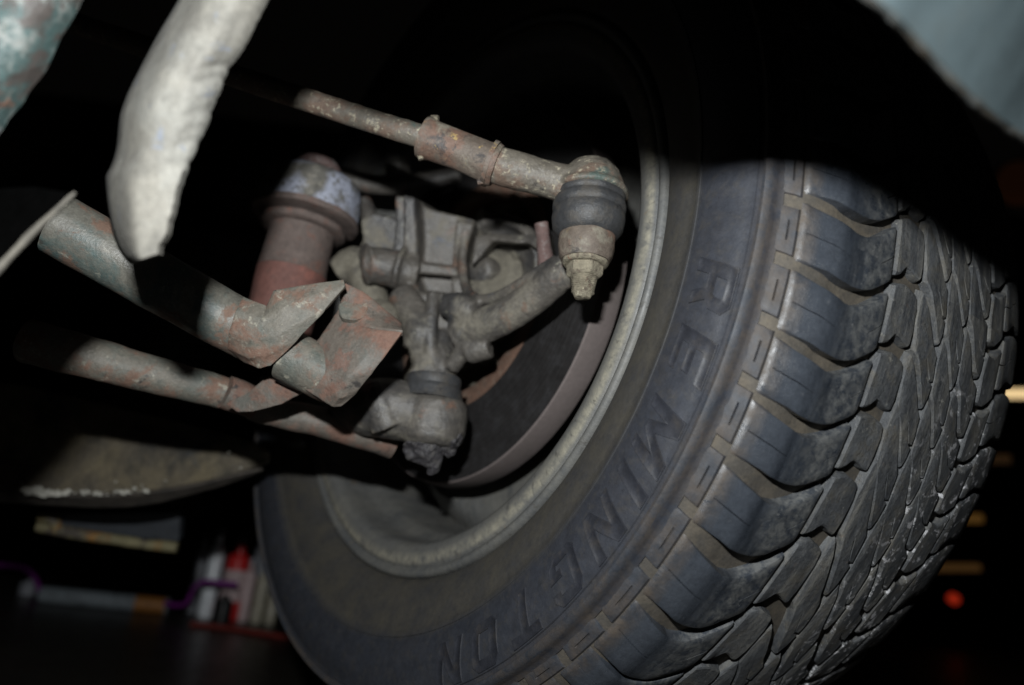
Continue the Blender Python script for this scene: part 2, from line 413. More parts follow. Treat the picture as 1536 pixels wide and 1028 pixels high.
# raised letters on the sidewall
def side_z(r): return pl(sorted([(r_, z_) for r_, z_ in tyre_prof if .2402 <= r_ <= .2776]), r)
LET = {
 'R': ([(0,0),(0,1),(.66,1),(.82,.86),(.82,.54),(.70,.42),(.88,0),(.62,0),(.48,.36),(.26,.36),(.26,0)], [[(.26,.57),(.55,.57),(.58,.62),(.58,.78),(.55,.81),(.26,.81)]]),
 'E': ([(0,0),(0,1),(.78,1),(.78,.79),(.26,.79),(.26,.60),(.70,.60),(.70,.40),(.26,.40),(.26,.21),(.78,.21),(.78,0)], []),
 'M': ([(0,0),(0,1),(.30,1),(.52,.48),(.74,1),(1.04,1),(1.04,0),(.80,0),(.80,.60),(.60,.12),(.44,.12),(.24,.60),(.24,0)], []),
 'I': ([(0,0),(0,1),(.27,1),(.27,0)], []),
 'N': ([(0,0),(0,1),(.27,1),(.60,.42),(.60,1),(.84,1),(.84,0),(.60,0),(.24,.60),(.24,0)], []),
 'G': ([(.16,0),(0,.16),(0,.84),(.16,1),(.66,1),(.82,.84),(.82,.70),(.58,.70),(.58,.79),(.25,.79),(.25,.21),(.58,.21),(.58,.32),(.46,.32),(.46,.50),(.82,.50),(.82,.16),(.66,0)], []),
 'T': ([(.29,0),(.29,.79),(0,.79),(0,1),(.84,1),(.84,.79),(.55,.79),(.55,0)], []),
 'O': ([(.16,0),(0,.16),(0,.84),(.16,1),(.66,1),(.82,.84),(.82,.16),(.66,0)], [[(.26,.24),(.56,.24),(.56,.76),(.26,.76)]]),
}
def inset(poly, d):
    n = len(poly); out = []
    area = sum(poly[i][0]*poly[(i+1)%n][1] - poly[(i+1)%n][0]*poly[i][1] for i in range(n))
    sg = 1 if area > 0 else -1
    for i in range(n):
        p0, p1, p2 = [Vector(poly[(i+k) % n]) for k in (-1, 0, 1)]
        a = (p1-p0).normalized(); b = (p2-p1).normalized()
        na = Vector((-a.y, a.x))*sg; nb = Vector((-b.y, b.x))*sg
        m = (na+nb); m = m/max(.35, m.length_squared)*2 if m.length > 1e-6 else na
        out.append(tuple(p1 + m*d))
    return out
UX, UY, R0 = .0262, .0222, .2522
def letter(ch, start):
    outer, holes = LET[ch]; wall = MB(); bm = bmesh.new()
    def mp(p, h):
        x, y = p; r = R0 + y*UY; deg = start + math.degrees((x*UX + y*UY*.27)/.264)
        return wp(r, deg, side_z(r) - h)
    def dens(poly):
        out = []
        for i in range(len(poly)):
            a, b = Vector(poly[i]), Vector(poly[(i+1) % len(poly)]); k = max(1, int((b-a).length/.12))
            out += [tuple(a + (b-a)*t/k) for t in range(k)]
        return out
    for poly, sgn in [(outer, 1)] + [(h, -1) for h in holes]:
        ins = inset(poly, .042*sgn); a = dens(poly)
        # matching densification of the inset outline
        b = []
        for i in range(len(poly)):
            k = max(1, int((Vector(poly[(i+1) % len(poly)])-Vector(poly[i])).length/.12))
            p, q = Vector(ins[i]), Vector(ins[(i+1) % len(ins)])
            b += [tuple(p + (q-p)*t/k) for t in range(k)]
        n = len(a); mid = [tuple((Vector(x)+Vector(y))/2) for x, y in zip(a, b)]
        rows = [[mp(p, -.0002) for p in a], [mp(p, .00056) for p in [tuple(Vector(x)*.8+Vector(y)*.2) for x, y in zip(a, b)]],
                [mp(p, .00056) for p in mid], [mp(p, .00022) for p in b]]
        wall.rings(rows, True, False, False)
        vs = [bm.verts.new((p[0], p[1], 0)) for p in b]
        for i in range(n): bm.edges.new((vs[i], vs[(i+1) % n]))
    bmesh.ops.triangle_fill(bm, use_beauty=True, use_dissolve=False, edges=bm.edges)
    bm.verts.index_update()
    wall.add([mp((v.co.x, v.co.y), .00022) for v in bm.verts], [tuple(v.index for v in f.verts) for f in bm.faces])
    bm.free()
    return wall.build('raised_letter', rub_let, tyre, ang=40, local=True, label='raised letter ' + ch + ' moulded on the sidewall')
rub_let = mat('letter_rubber', (.0185,.020,.026), .55, ref=wheel, layers=[((.045,.038,.03), 50, .5, .75, dict(amt=.6, rough=.7))], bump=[(600, .00015)])
for ch, s in zip('REMINGTON', (182.7, 189.7, 197.2, 204.6, 208.3, 215.1, 222.3, 229.4, 236.1)): letter(ch, s)

# rim
rim_mat = mat('rim_steel', (.105,.105,.100), .50, ref=wheel, grain=.07, polar=True, var=.12, layers=[
    ((.055,.060,.066), 20, .42, .66, dict(mask=lambda k: radial(k, .1995, .2015, .1, 1))),
    ((.055,.058,.060), 20, .42, .66, dict(mask=lambda k: radial(k, .1885, .1865, 0, 1))),
    ((.140,.134,.115), 10, .42, .66, dict(amt=.6, rough=.7)),
    ((.28,.26,.20), 45, .34, .62, dict(mask=lambda k: k['mul'](radial(k, .1915, .1965), radial(k, .2005, .1985)), rough=.62, amt=.8)),
    ((.05,.047,.042), 60, .56, .68, dict(amt=.8)), ((.17,.11,.05), 25, .64, .74, dict(amt=.6))], bump=[(40, .0006), (700, .00015)])
rim = ring_mesh([(.2082,.006),(.2084,.001),(.2074,-.0016),(.2055,-.0028),(.2036,-.0022),(.2022,-.0004),(.2012,.0003),(.2000,-.0006),(.1975,-.0012),(.1930,-.0008),(.1890,.0006),(.1862,.0030),(.1848,.0070),(.1842,.013),
  (.1838,.022),(.1815,.028),(.1775,.032),(.1755,.038),(.1748,.055),(.175,.085),(.176,.11),(.184,.118),(.192,.125),(.194,.19),(.197,.203),(.206,.207)],
  'rim', rim_mat, wheel, ang=60)
# wheel centre: a pressed dish with humps between its vent slots
b = MB(); rows = []
for r, z in [(.1752,.080),(.170,.0775),(.163,.074),(.155,.071),(.147,.069),(.138,.069),(.130,.071),(.120,.074),(.105,.077),(.085,.077),(.06,.077),(.03,.077),(.012,.077)]:
    row = []
    for j in range(240):
        th = 360*j/240
        hump = math.cos(math.radians(th*5 + 40))
        k = math.exp(-((r-.158)/.010)**2)
        row.append(wp(r, th, z - .014*k*max(-.5, hump) + .0008*noise.noise(Vector((r*60, th*.12, 2)))))
    rows.append(row)
b.rings(rows, True, False, False).build('wheel_centre', rim_mat, wheel, ang=60, local=True)

# ================================================================== BRAKE DISC
disc = thing('brake_disc', 'worn black brake disc with a dusty pink outer edge inside the wheel', 'brake disc', WC, mat3=WR)
disc_face = mat('disc_face', (.018,.017,.017), .5, ref=wheel, metal=.0, layers=[((.035,.035,.038), 40, .5, .7, dict(amt=.6))], bump=[(300, .0001)])
def rings_bump(m, per, dist):
    nt = m.node_tree; N = nt.nodes; L = nt.links; b = N['Principled BSDF']
    tc = N.new('ShaderNodeTexCoord'); tc.object = wheel
    s = N.new('ShaderNodeSeparateXYZ'); L.new(tc.outputs['Object'], s.inputs[0])
    c = N.new('ShaderNodeCombineXYZ'); L.new(s.outputs[0], c.inputs[0]); L.new(s.outputs[1], c.inputs[1])
    q = N.new('ShaderNodeVectorMath'); q.operation = 'LENGTH'; L.new(c.outputs[0], q.inputs[0])
    nn = N.new('ShaderNodeTexNoise'); nn.noise_dimensions = '1D'; nn.inputs['Scale'].default_value = 1/per; nn.inputs['Detail'].default_value = 6; L.new(q.outputs['Value'], nn.inputs['W'])
    bp = N.new('ShaderNodeBump'); bp.inputs['Distance'].default_value = dist; L.new(nn.outputs[0], bp.inputs['Height']); L.new(bp.outputs[0], b.inputs['Normal'])
rings_bump(disc_face, .003, .0006)
disc_edge = mat('disc_edge', (.125,.103,.098), .8, ref=wheel, var=.08, grain=.06, layers=[((.10,.085,.078), 16, .45, .7, dict(amt=.6))], bump=[(500, .0002)])
disc_rust = mat('disc_rust', (.11,.062,.042), .85, ref=wheel, layers=[((.15,.13,.10), 90, .52, .66, {}), ((.05,.035,.03), 60, .55, .7, {})], bump=[(300, .0006)])
beige = mat('dusty_iron', (.13,.118,.092), .85, layers=[((.06,.054,.045), 40, .48, .66, {}), ((.20,.18,.13), 60, .6, .72, dict(amt=.6))], bump=[(200, .0006)])
ring_mesh([(.091,.0222),(.1425,.0222)], 'friction_face', disc_face, disc, n=240)
ring_mesh([(.1425,.0222),(.1436,.0228),(.1442,.026),(.1448,.036),(.1440,.0405),(.138,.042),(.09,.042)], 'disc_rim_edge', disc_edge, disc, n=240)
ring_mesh([(.0912,.0218),(.0895,.0212),(.080,.0212),(.0785,.0225),(.0775,.030),(.076,.036)], 'inner_band', disc_rust, disc, n=160)
hb = MB()
hb.lathe(WW(0, 0, .035), WR @ Vector((0, 0, -1)), [(0,.078),(.004,.074),(.006,.060),(.012,.056),(.016,.050),(.030,.047),(.034,.040),(.036,.0)], n=72)
hb.build('hub', beige, disc, ang=40)
for a_ in (150, 118, 86, 190, 230):
    s = MB(); o = WW(.060, a_, .030); s.lathe(o, WR @ Vector((0, 0, -1)), [(0,.010),(.008,.0095),(.011,.007),(.0125,0)], n=6 if a_ % 4 else 24); s.build('hub_bolt', beige, disc, ang=40)

# ================================================================== STEERING KNUCKLE
iron = mat('cast_iron', (.086,.078,.068), .50, layers=[
    ((.038,.037,.037), 8, .45, .60, dict(amt=.95, rough=.42)), ((.165,.150,.118), 11, .52, .64, dict(amt=.8, rough=.85)),
    ((.13,.070,.046), 14, .59, .66, dict(amt=.7)), ((.045,.060,.09), 12, .62, .68, dict(amt=.6)), ((.22,.21,.17), 50, .61, .67, dict(amt=.7))],
    bump=[(70, .0008), (420, .0005)])
kn = thing('steering_knuckle', 'dirty cast iron steering knuckle with an arm reaching to the tie rod end', 'steering knuckle', P(650, 560, .47))
k = MB()
def bar(pts, rad, n=16, flat=None): k.tube(pts, rad, n=n, step=.004, flat=flat)
def slab(px, d0, th):     # outline at depth d0 (number or list), thickness going back
    ds = d0 if isinstance(d0, (list, tuple)) else [d0]*len(px)
    k.prism([P(x, y, d) for (x, y), d in zip(px, ds)], D(.15, -.05, 1)*th)
# upright column
slab([(592,292),(628,300),(640,312),(712,330),(698,372),(697,430),(708,470),(700,520),(672,556),(618,556),(610,500),(600,440),(584,400),(592,350)], .515, .045)
slab([(604,292),(622,296),(626,360),(622,420),(640,470),(640,556),(618,556),(604,440)], .498, .03)
slab([(684,330),(712,334),(700,372),(696,432),(706,470),(690,480),(676,430),(680,370)], .503, .03)
slab([(620,392),(690,402),(692,416),(618,410)], .500, .03)
slab([(618,436),(690,448),(692,462),(616,450)], .498, .03)
slab([(540,330),(560,318),(600,330),(600,392),(560,390),(545,372)], .535, .03)
bar([P(548,396,.500), P(575,400,.50), P(625,410,.505)], [.0115,.0130,.0125], 24)
bar([P(547,396,.498), P(551,396,.499)], [.0145,.0145], 24)
bar([P(596,402,.500), P(604,404,.5)], [.0150,.0150], 24)
bar([P(600,440,.495), P(625,480,.485), P(628,520,.48)], [.009,.012,.009], 18)
bar([P(606,455,.49), P(632,500,.476), P(616,530,.478)], [.008,.011,.007], 18)
# neck over the ball joint
k.lathe(P(655,500,.485), D(-.12,.97,-.25), [(0,.012),(.012,.014),(.022,.0165),(.030,.0175),(.034,.0178),(.036,.015)], n=36)
# triangular web and rib
slab([(640,436),(664,440),(700,470),(720,490),(704,520),(676,556),(640,556)], .478, .03)
bar([P(722,486,.455), P(700,520,.462), P(676,552,.468)], [.0055,.0055,.006], 14)
bar([P(650,440,.48), P(646,500,.47), P(648,552,.468)], [.0045,.0045,.0045], 12)
bar([P(668,458,.472), P(690,462,.466), P(712,470,.46)], [.008,.010,.008], 18)
# steering arm
bar([P(684,508,.468), P(700,500,.464), P(730,487,.454), P(768,469,.443), P(806,443,.432), P(838,415,.422), P(868,392,.416)], [.0084,.0086,.0080,.0074,.0070,.0068,.0070], 24, flat=(D(.5,1,0), 1.42))
bar([P(700,340,.506), P(694,385,.502), P(698,430,.488), P(713,448,.469), P(732,450,.461), P(762,437,.449), P(802,411,.433), P(836,388,.423)], [.0034,.0034,.0036,.0040,.0040,.0036,.0034,.003], 12)
bar([P(700,530,.462), P(735,520,.458)], [.0075,.008], 14)
kb = k.build('casting', iron, kn, remesh=.0012, disp=.0009, dscale=.003, smooth_it=9)
# round carrier opening behind the arm
k = MB()
k.lathe(P(752,410,.520), D(-.55,-.1,-.83), [(-.012,.0),(-.012,.012),(-.006,.014),(0,.018),(.004,.030),(.012,.033),(.014,.036),(.010,.040),(-.01,.041),(-.02,.03),(-.02,0)], n=64)
k.build('bearing_carrier', iron, kn, remesh=.0012, disp=.001, dscale=.005, smooth_it=4)
k = MB(); k.lathe(P(728,408,.520), D(-.55,-.1,-.83), [(-.01,.012),(.006,.0110),(.009,.0085),(.010,0)], n=32)
k.build('carrier_plug', iron, kn, remesh=.0012, disp=.001, dscale=.004)
k = MB(); slab([(712,354),(735,350),(800,352),(824,346),(832,392),(812,380),(795,366),(740,362),(716,392),(706,400)], [.50,.497,.485,.47,.46,.465,.48,.495,.50,.50], .02)
k.build('carrier_lug', iron, kn, remesh=.0013, disp=.0015, dscale=.008)
pinkish = mat('pink_primer', (.105,.066,.060), .8, layers=[((.22,.20,.19), 120, .52, .66, {}), ((.05,.04,.035), 60, .58, .7, {})], bump=[(300, .0008)])
k = MB(); bar([P(812,336,.452), P(816,370,.450), P(818,402,.446)], [.0042,.0045,.005], 14)
k.build('bleed_bolt', pinkish, kn, rough=.0006, rscale=300)
# cast lumps of caliper behind the knuckle, dusty
k = MB(); bar([P(560,470,.50), P(585,478,.49), P(592,492,.49)], [.010,.011,.007], 16)
bar([P(505,410,.52), P(540,400,.52), P(566,480,.51)], [.010,.014,.010], 16)
k.build('rear_lug', beige, kn, remesh=.0014, disp=.002, dscale=.01)
k = MB(); bar([P(545,300,.56), P(560,350,.55), P(548,380,.545)], [.006,.007,.006], 12); bar([P(596,232,.60), P(598,262,.60)], [.010,.010], 12); bar([P(500,268,.60), P(590,278,.60), P(690,262,.61)], [.008,.008,.007], 12)
k.build('upper_bracket', iron, kn, remesh=.0014, disp=.0015, dscale=.01)

# ================================================================== TIE ROD
rod_mat = mat('tie_rod_steel', (.112,.100,.082), .48, layers=[((.115,.070,.048), 16, .50, .58, dict(amt=.7, rough=.85)), ((.045,.085,.078), 12, .585, .64, dict(amt=.7)),
    ((.30,.27,.20), 120, .56, .63, dict(rough=.8, amt=.85)), ((.035,.032,.030), 26, .59, .66, {})], bump=[(90, .0008), (600, .0004)])
sleeve_mat = mat('rusty_sleeve', (.098,.078,.062), .62, layers=[((.130,.070,.048), 16, .50, .59, dict(amt=.7)), ((.18,.165,.13), 26, .54, .63, dict(amt=.8)), ((.035,.030,.028), 18, .58, .64, {}), ((.28,.20,.08), 60, .64, .68, {})], bump=[(80, .0010), (600, .0004)])
gritty = mat('gritty_nut', (.19,.168,.122), .85, layers=[((.10,.08,.06), 120, .50, .62, {}), ((.16,.075,.045), 90, .60, .70, {}), ((.38,.35,.26), 160, .60, .70, {})], bump=[(260, .0012), (900, .0005)])
boot_mat = mat('boot_rubber', (.032,.033,.035), .5, layers=[((.060,.052,.042), 40, .48, .68, dict(rough=.8, amt=.8)), ((.012,.012,.014), 30, .60, .68, {})], bump=[(160, .0005), (700, .0003)])
tie = thing('tie_rod', 'rusty steering tie rod running in from upper left to its ball end', 'tie rod', P(640, 205, .40))
ax = lambda x, y, d: P(x, y, d)
t0, t1, t2, t3 = ax(60,18,.43), ax(636,206,.400), ax(738,246,.398), ax(868,282,.402)
MB().tube([t0, ax(475,155,.408), t1 + (t1-t0).normalized()*.004], [.0062,.0063,.0064], n=40, step=.002).build('rod', rod_mat, tie, rough=.00035, rscale=160)
dr = (t2 - t1).normalized()
slv = MB(); L_ = (t2-t1).length
slv.lathe(t1, dr, [(-.0005,.0085),(-.0008,.0112),(.002,.0118),(.004,.0110),(.006,.0106),(L_*.5,.0105),(L_-.004,.0108),(L_-.001,.0116),(L_+.001,.0118),(L_+.003,.0110),(L_+.0035,.0085)], n=48, wob=.05)
slv.build('adjuster_sleeve', sleeve_mat, tie, ang=50, rough=.0005, rscale=130)
# slot and clamp band on the sleeve
dn = D(.25, .93, -.2)
c = MB(); c.lathe(t1 + dr*(L_-.0006), dr, [(-.0013,.0112),(-.0012,.0126),(.0012,.0126),(.0013,.0112)], n=40, wob=.03); c.tube([t1+dr*(L_-.001)+D(-.2,.95,-.25)*.0105, t1+dr*(L_-.005)+D(-.25,.95,-.25)*.0132], [.0016,.0016], n=10)
c.build('clamp_band', sleeve_mat, tie, ang=40, rough=.0003, rscale=200)
c = MB(); c.tube([t1+dr*.0005+D(-.25,.95,-.2)*.0102, t1+dr*.0015+D(-.2,.95,-.2)*.0128], [.0018,.0015], n=10); c.tube([t1+dr*.001+D(.3,-.9,-.3)*.0105, t1+dr*.005+D(.3,-.9,-.3)*.0118], [.002,.002], n=10)
c.build('clamp_ear', gritty, tie, rough=.0004, rscale=300)
# shank and socket
sk = MB(); d3 = (t3-t2).normalized(); L3 = (t3-t2).length
sk.tube([t2+d3*.001, t2+d3*.012, t2+d3*.026, t2+d3*.036, t3+d3*.002], [.0100,.0104,.0098,.0100,.0125], n=36, step=.002)
DN = D(-.10, .955, -.28)
top = P(888, 262, .405)
sk.lathe(top, DN, [(-.0075,.0),(-.0072,.006),(-.005,.0115),(-.001,.0150),(.004,.0172),(.0085,.0185),(.0105,.0205),(.0125,.0208),(.0135,.0195)], n=56)
sk.build('socket', rod_mat, tie, remesh=.0007, disp=.0009, dscale=.005, smooth_it=2)
bt = MB(); q = top + DN*.0128
bt.lathe(q, DN, [(0,.0188),(.001,.0192),(.003,.0190),(.0036,.0183),(.0042,.0190),(.007,.0197),(.0095,.0196),(.0103,.0188),(.0108,.0192),(.015,.0196),(.0205,.0186),(.0235,.0166),(.0255,.0145),(.0255,.010)], n=64, wob=.02)
bt.build('dust_boot', boot_mat, tie, ang=50, rough=.0004, rscale=90)
bs = MB(); q2 = q + DN*.0215
bs.lathe(q2, DN, [(0,.0120),(.001,.0140),(.004,.0152),(.010,.0150),(.015,.0140),(.0175,.0128),(.018,.008)], n=48, wob=.03)
bs.build('arm_eye', sleeve_mat, kn, ang=50, rough=.0007, rscale=120)
nu = MB(); q3 = q2 + DN*.017
nu.lathe(q3, DN, [(0,.0120),(.0015,.0125),(.0028,.0112),(.003,.0098)], n=40, wob=.04)
nu.lathe(q3 + DN*.002, DN, [(0,.0100),(.006,.0098),(.0075,.0085),(.0078,.006)], n=6)
nu.build('castle_nut', gritty, tie, ang=30, bevel=.0006, rough=.0006, rscale=300)
st = MB(); q4 = q3 + DN*.0085; pr = []
for i in range(9):
    h = i*.0012; r = .0072 - .00016*i; pr += [(h, r), (h+.0006, r-.0008)]
pr += [(.0112,.0045),(.0125,.0040),(.0130,.0)]
st.lathe(q4, DN, [(-.002,.0075)] + pr, n=32, wob=.06); st.build('threaded_stud', gritty, tie, ang=60, rough=.0004, rscale=400)

# ================================================================== LOWER BALL JOINT (with the arm that carries it)
arm_rust = mat('rusty_arm', (.115,.105,.086), .58, layers=[((.074,.086,.076), 9, .47, .58, dict(rough=.5, amt=.85)), ((.138,.074,.050), 17, .50, .59, dict(rough=.85, amt=.8)),
    ((.25,.235,.19), 70, .57, .64, dict(amt=.8)), ((.035,.031,.028), 30, .61, .67, dict(amt=.9))], bump=[(60, .0008), (500, .0005)])
arm_red = mat('red_oxide_arm', (.098,.084,.070), .58, layers=[((.140,.074,.052), 15, .48, .58, dict(rough=.85, amt=.85)), ((.082,.084,.074), 12, .55, .64, dict(amt=.8)), ((.24,.23,.19), 40, .58, .64, dict(amt=.75)), ((.10,.045,.032), 40, .54, .62, dict(amt=.8)), ((.030,.027,.025), 22, .61, .66, {})],
    bump=[(60, .0008), (500, .0005)])
low = thing('lower_control_arm', 'rusty lower suspension arm tube running behind the folded bracket to a ball joint', 'suspension arm', P(345, 597, .47))
MB().tube([P(40,512,.405), P(100,527,.408), P(220,560,.420), P(345,592,.440), P(362,598,.443)], [.0121,.0120,.0109,.0092,.0089], n=40, step=.003).build('arm_tube', arm_rust, low, rough=.0006, rscale=70)
MB().tube([P(338,588,.432), P(356,595,.436), P(382,606,.442)], [.0096,.0100,.0094], n=32, step=.003).build('weld_collar', arm_red, low, rough=.0008, rscale=140)
MB().tube([P(376,608,.445), P(430,622,.452), P(500,638,.460), P(590,668,.475)], [.0088,.0092,.0095,.0090], n=32, step=.003).build('arm_end_tube', arm_red, low, rough=.0007, rscale=80)
j = MB()
j.tube([P(500,612,.462), P(545,612,.458), P(580,612,.455), P(628,622,.455)], [.0090,.0165,.0180,.0170], n=36, step=.003, flat=(D(0,1,0), 1.05))
j.tube([P(560,578,.452), P(568,600,.446), P(584,640,.446)], [.006,.010,.012], n=18, step=.003)
j.lathe(P(655,598,.458), DN, [(0,.016),(.004,.0195),(.010,.0205),(.020,.0205),(.026,.0190),(.030,.015),(.031,0)], n=48)
j.build('ball_joint_housing', iron, low, remesh=.0012, disp=.0012, dscale=.008)
bj = MB(); bj.lathe(P(652,566,.462), DN, [(0,.0165),(.0015,.0172),(.004,.0172),(.006,.0168),(.0068,.0175),(.0095,.0180),(.0130,.0190),(.0150,.0200),(.0152,.0170)], n=56, wob=.02)
bj.build('ball_joint_boot', boot_mat, low, ang=50, rough=.0004, rscale=100)
grease_mat = mat('greasy_dirt', (.036,.034,.037), .38, layers=[((.07,.065,.06), 90, .52, .66, dict(rough=.7)), ((.035,.045,.08), 60, .62, .70, {}), ((.012,.012,.012), 50, .56, .66, {})], bump=[(200, .0018), (700, .0007)])
g = MB()
g.tube([P(640,664,.450), P(644,682,.447), P(650,700,.447), P(646,712,.447)], [.015,.0095,.0045,.0022], n=20, step=.002)
g.tube([P(668,650,.448), P(684,660,.446), P(690,664,.447)], [.010,.0065,.003], n=16, step=.002)
g.tube([P(620,672,.448), P(622,684,.446), P(630,690,.446)], [.0065,.005,.002], n=14, step=.002)
g.tube([P(660,655,.450), P(672,672,.449), P(668,682,.449)], [.010,.006,.003], n=14, step=.002)
g.build('grease_clump', grease_mat, low, remesh=.0008, disp=.0045, dscale=.006, smooth_it=1)

# ================================================================== UPPER TUBE WITH FOLDED BRACKETS
up = thing('radius_arm', 'large greenish rusty tube ending in a torn folded bracket', 'suspension arm', P(380, 520, .40))
green_rust = mat('green_rusty_tube', (.108,.104,.088), .44, layers=[((.058,.084,.080), 6, .47, .55, dict(rough=.45)), ((.130,.072,.048), 16, .555, .62, dict(rough=.85, amt=.8)),
    ((.25,.24,.20), 60, .60, .66, dict(amt=.7)), ((.038,.034,.030), 30, .61, .68, {})], bump=[(50, .0004), (420, .0004)])
a0, a1 = P(88,338,.372), P(378,502,.398)
MB().tube([a0, a0.lerp(a1, .5), a1], [.0158,.0156,.0150], n=56, step=.003).build('tube', green_rust, up, rough=.0004, rscale=60)
def plate(px, name, m, th, parent, nrm=None, rough=.0006, sub=4, bevel=.0008):
    pts = [P(x, y, d) for x, y, d in px]
    nrm = nrm or D(.1, -.1, 1)
    b = MB(); b.prism(pts, nrm*th); o = b.build(name, m, parent, ang=35, sub=sub, rough=rough, rscale=90)
    if bevel:
        q = o.modifiers.new('bevel', 'BEVEL'); q.width = bevel; q.segments = 2; q.limit_method = 'ANGLE'; q.angle_limit = math.radians(40)
    return o
# first flared end: curved sheet continuing the tube's front, ending on a straight sheared edge
def sheet(grid, name, m, parent, th=.0032, rough=.0005, rscale=80, sub=3, kind='SIMPLE', ang=28):
    """grid of (px,py,depth) rows; smooth sheet with thickness"""
    R_ = len(grid); C_ = len(grid[0]); b = MB()
    vs = [P(*g) for r in grid for g in r]
    fs = [(i*C_+j, i*C_+j+1, (i+1)*C_+j+1, (i+1)*C_+j) for i in range(R_-1) for j in range(C_-1)]
    b.add(vs, fs); o = b.build(name, m, parent, ang=ang)
    s = o.modifiers.new('sub', 'SUBSURF'); s.subdivision_type = kind; s.levels = sub; s.render_levels = sub; 
    s = o.modifiers.new('thick', 'SOLIDIFY'); s.thickness = th; s.offset = 0
    if rough:
        t = bpy.data.textures.new(name, 'CLOUDS'); t.noise_scale = 1/rscale; t.noise_depth = 3
        r = o.modifiers.new('disp', 'DISPLACE'); r.texture = t; r.strength = rough*2; r.texture_coords = 'LOCAL'
    o.modifiers.new('bev', 'BEVEL').width = .0006
    return o
def esheet(poly_front, name, m, parent): pass
sheet([[(366,448,.388),(403,462,.385),(413,438,.386),(462,430,.388),(516,422,.390)],
       [(356,468,.3815),(394,482,.380),(428,462,.381),(470,448,.384),(518,431,.388)],
       [(346,498,.3805),(384,512,.379),(420,500,.379),(452,482,.381),(490,463,.384)],
       [(344,520,.386),(374,535,.382),(400,532,.380),(424,518,.381),(452,500,.383)],
       [(346,526,.396),(370,541,.390),(391,551,.384),(404,549,.383),(420,536,.383)]], 'flared_end', arm_rust, up, rough=.0006, ang=75)
# second bracket: folded cup plate behind, with pressed tube nose
sheet([[(518,426,.402),(545,440,.402),(575,466,.402),(600,488,.402)],
       [(512,436,.400),(534,458,.399),(560,478,.396),(602,496,.392)],
       [(513,460,.402),(534,488,.396),(562,496,.389),(604,500,.386)]], 'folded_lip', arm_red, up, rough=.0005)
sheet([[(513,460,.402),(534,488,.396),(562,496,.389),(604,500,.386)],
       [(500,484,.402),(528,512,.390),(552,534,.384),(584,526,.385)],
       [(482,508,.398),(506,540,.386),(524,566,.381),(560,556,.384)],
       [(452,545,.394),(484,572,.386),(510,594,.383),(536,584,.385)],
       [(432,570,.392),(466,588,.389),(500,607,.388),(512,608,.388)]], 'folded_bracket', arm_red, up, rough=.0006)
MB().tube([P(430,532,.3985), P(470,553,.3985), P(500,569,.3985), P(522,578,.401)], [.0142,.0142,.0138,.009], n=40, step=.003).build('bracket_nose', arm_rust, up, rough=.0004, rscale=80)
MB().lathe(P(530,463,.3965), D(.05,-.55,-.8), [(-.004,.0080),(0,.0080),(.0006,.0074),(.0009,.0)], n=32, wob=.1).build('weld_plug', arm_rust, up)
sheet([[(402,566,.410),(425,578,.408),(452,590,.406)],
       [(372,590,.412),(400,600,.409),(424,606,.408)],
       [(342,606,.415),(356,618,.412),(380,616,.411)]], 'lower_strap', arm_red, up, th=.003, rough=.0008)
# webs closing the brackets behind, seen in the gap
plate([(488,515,.415),(520,470,.418),(540,470,.418),(535,500,.418),(500,535,.415)], 'bracket_web', sleeve_mat, .004, up)

# ================================================================== BUMP STOP / DAMPER
dmp = thing('shock_absorber', 'stubby damper with a flaking white cap and red lower cup', 'shock absorber', P(430, 440, .51))
capm = mat('flaking_cap', (.105,.10,.088), .75, layers=[((.20,.185,.155), 40, .5, .66, {}), ((.30,.32,.39), 45, .42, .50, dict(mask=lambda k: k['rng'](k['nz'](30, 2), .42, .52), rough=.6)), ((.06,.055,.045), 70, .56, .64, {})], bump=[(160, .0012), (600, .0005)])
brown = mat('brown_primer', (.105,.080,.070), .8, layers=[((.15,.07,.05), 50, .55, .7, {}), ((.05,.04,.036), 40, .58, .70, {})], bump=[(160, .0006)])
redm = mat('red_primer', (.125,.055,.044), .75, layers=[((.075,.05,.042), 12, .48, .6, {}), ((.21,.08,.06), 14, .56, .64, {})], bump=[(160, .0006)])
DD = D(-.15, .94, -.27); c0 = P(474, 268, .545)
MB().lathe(c0, DD, [(-.017,0),(-.0165,.006),(-.013,.014),(-.007,.0185),(.002,.0200),(.006,.0200)], n=48, wob=.02).build('top_dome', pinkish, dmp, ang=60)
MB().lathe(c0, DD, [(0,.0195),(.0015,.0290),(.0050,.0335),(.010,.0352),(.016,.0360),(.030,.0368),(.0315,.0360),(.032,.030)], n=72, wob=.02).build('cap', capm, dmp, ang=50, rough=.0008, rscale=120)
MB().lathe(c0 + DD*.0305, DD, [(0,.036),(.0005,.0380),(.004,.0382),(.0048,.0375),(.0055,.0320)], n=72, wob=.015).build('upper_flange', brown, dmp, ang=40, rough=.0004, rscale=150)
MB().lathe(c0 + DD*.0385, DD, [(-.004,.024),(0,.0295),(.0005,.0302),(.0042,.0304),(.0050,.0295),(.0054,.0235)], n=72, wob=.02).build('lower_flange', brown, dmp, ang=40, rough=.0005, rscale=150)
MB().lathe(c0 + DD*.042, DD, [(0,.0235),(.004,.0230),(.026,.0235),(.0335,.0242),(.0345,.0246)], n=64).build('barrel', brown, dmp, ang=50, rough=.0003, rscale=100)
MB().lathe(c0 + DD*.0765, DD, [(0,.0244),(.010,.0242),(.020,.0235),(.045,.0225),(.05,.015),(.05,0)], n=64).build('red_cup', redm, dmp, ang=50, rough=.0004, rscale=100)

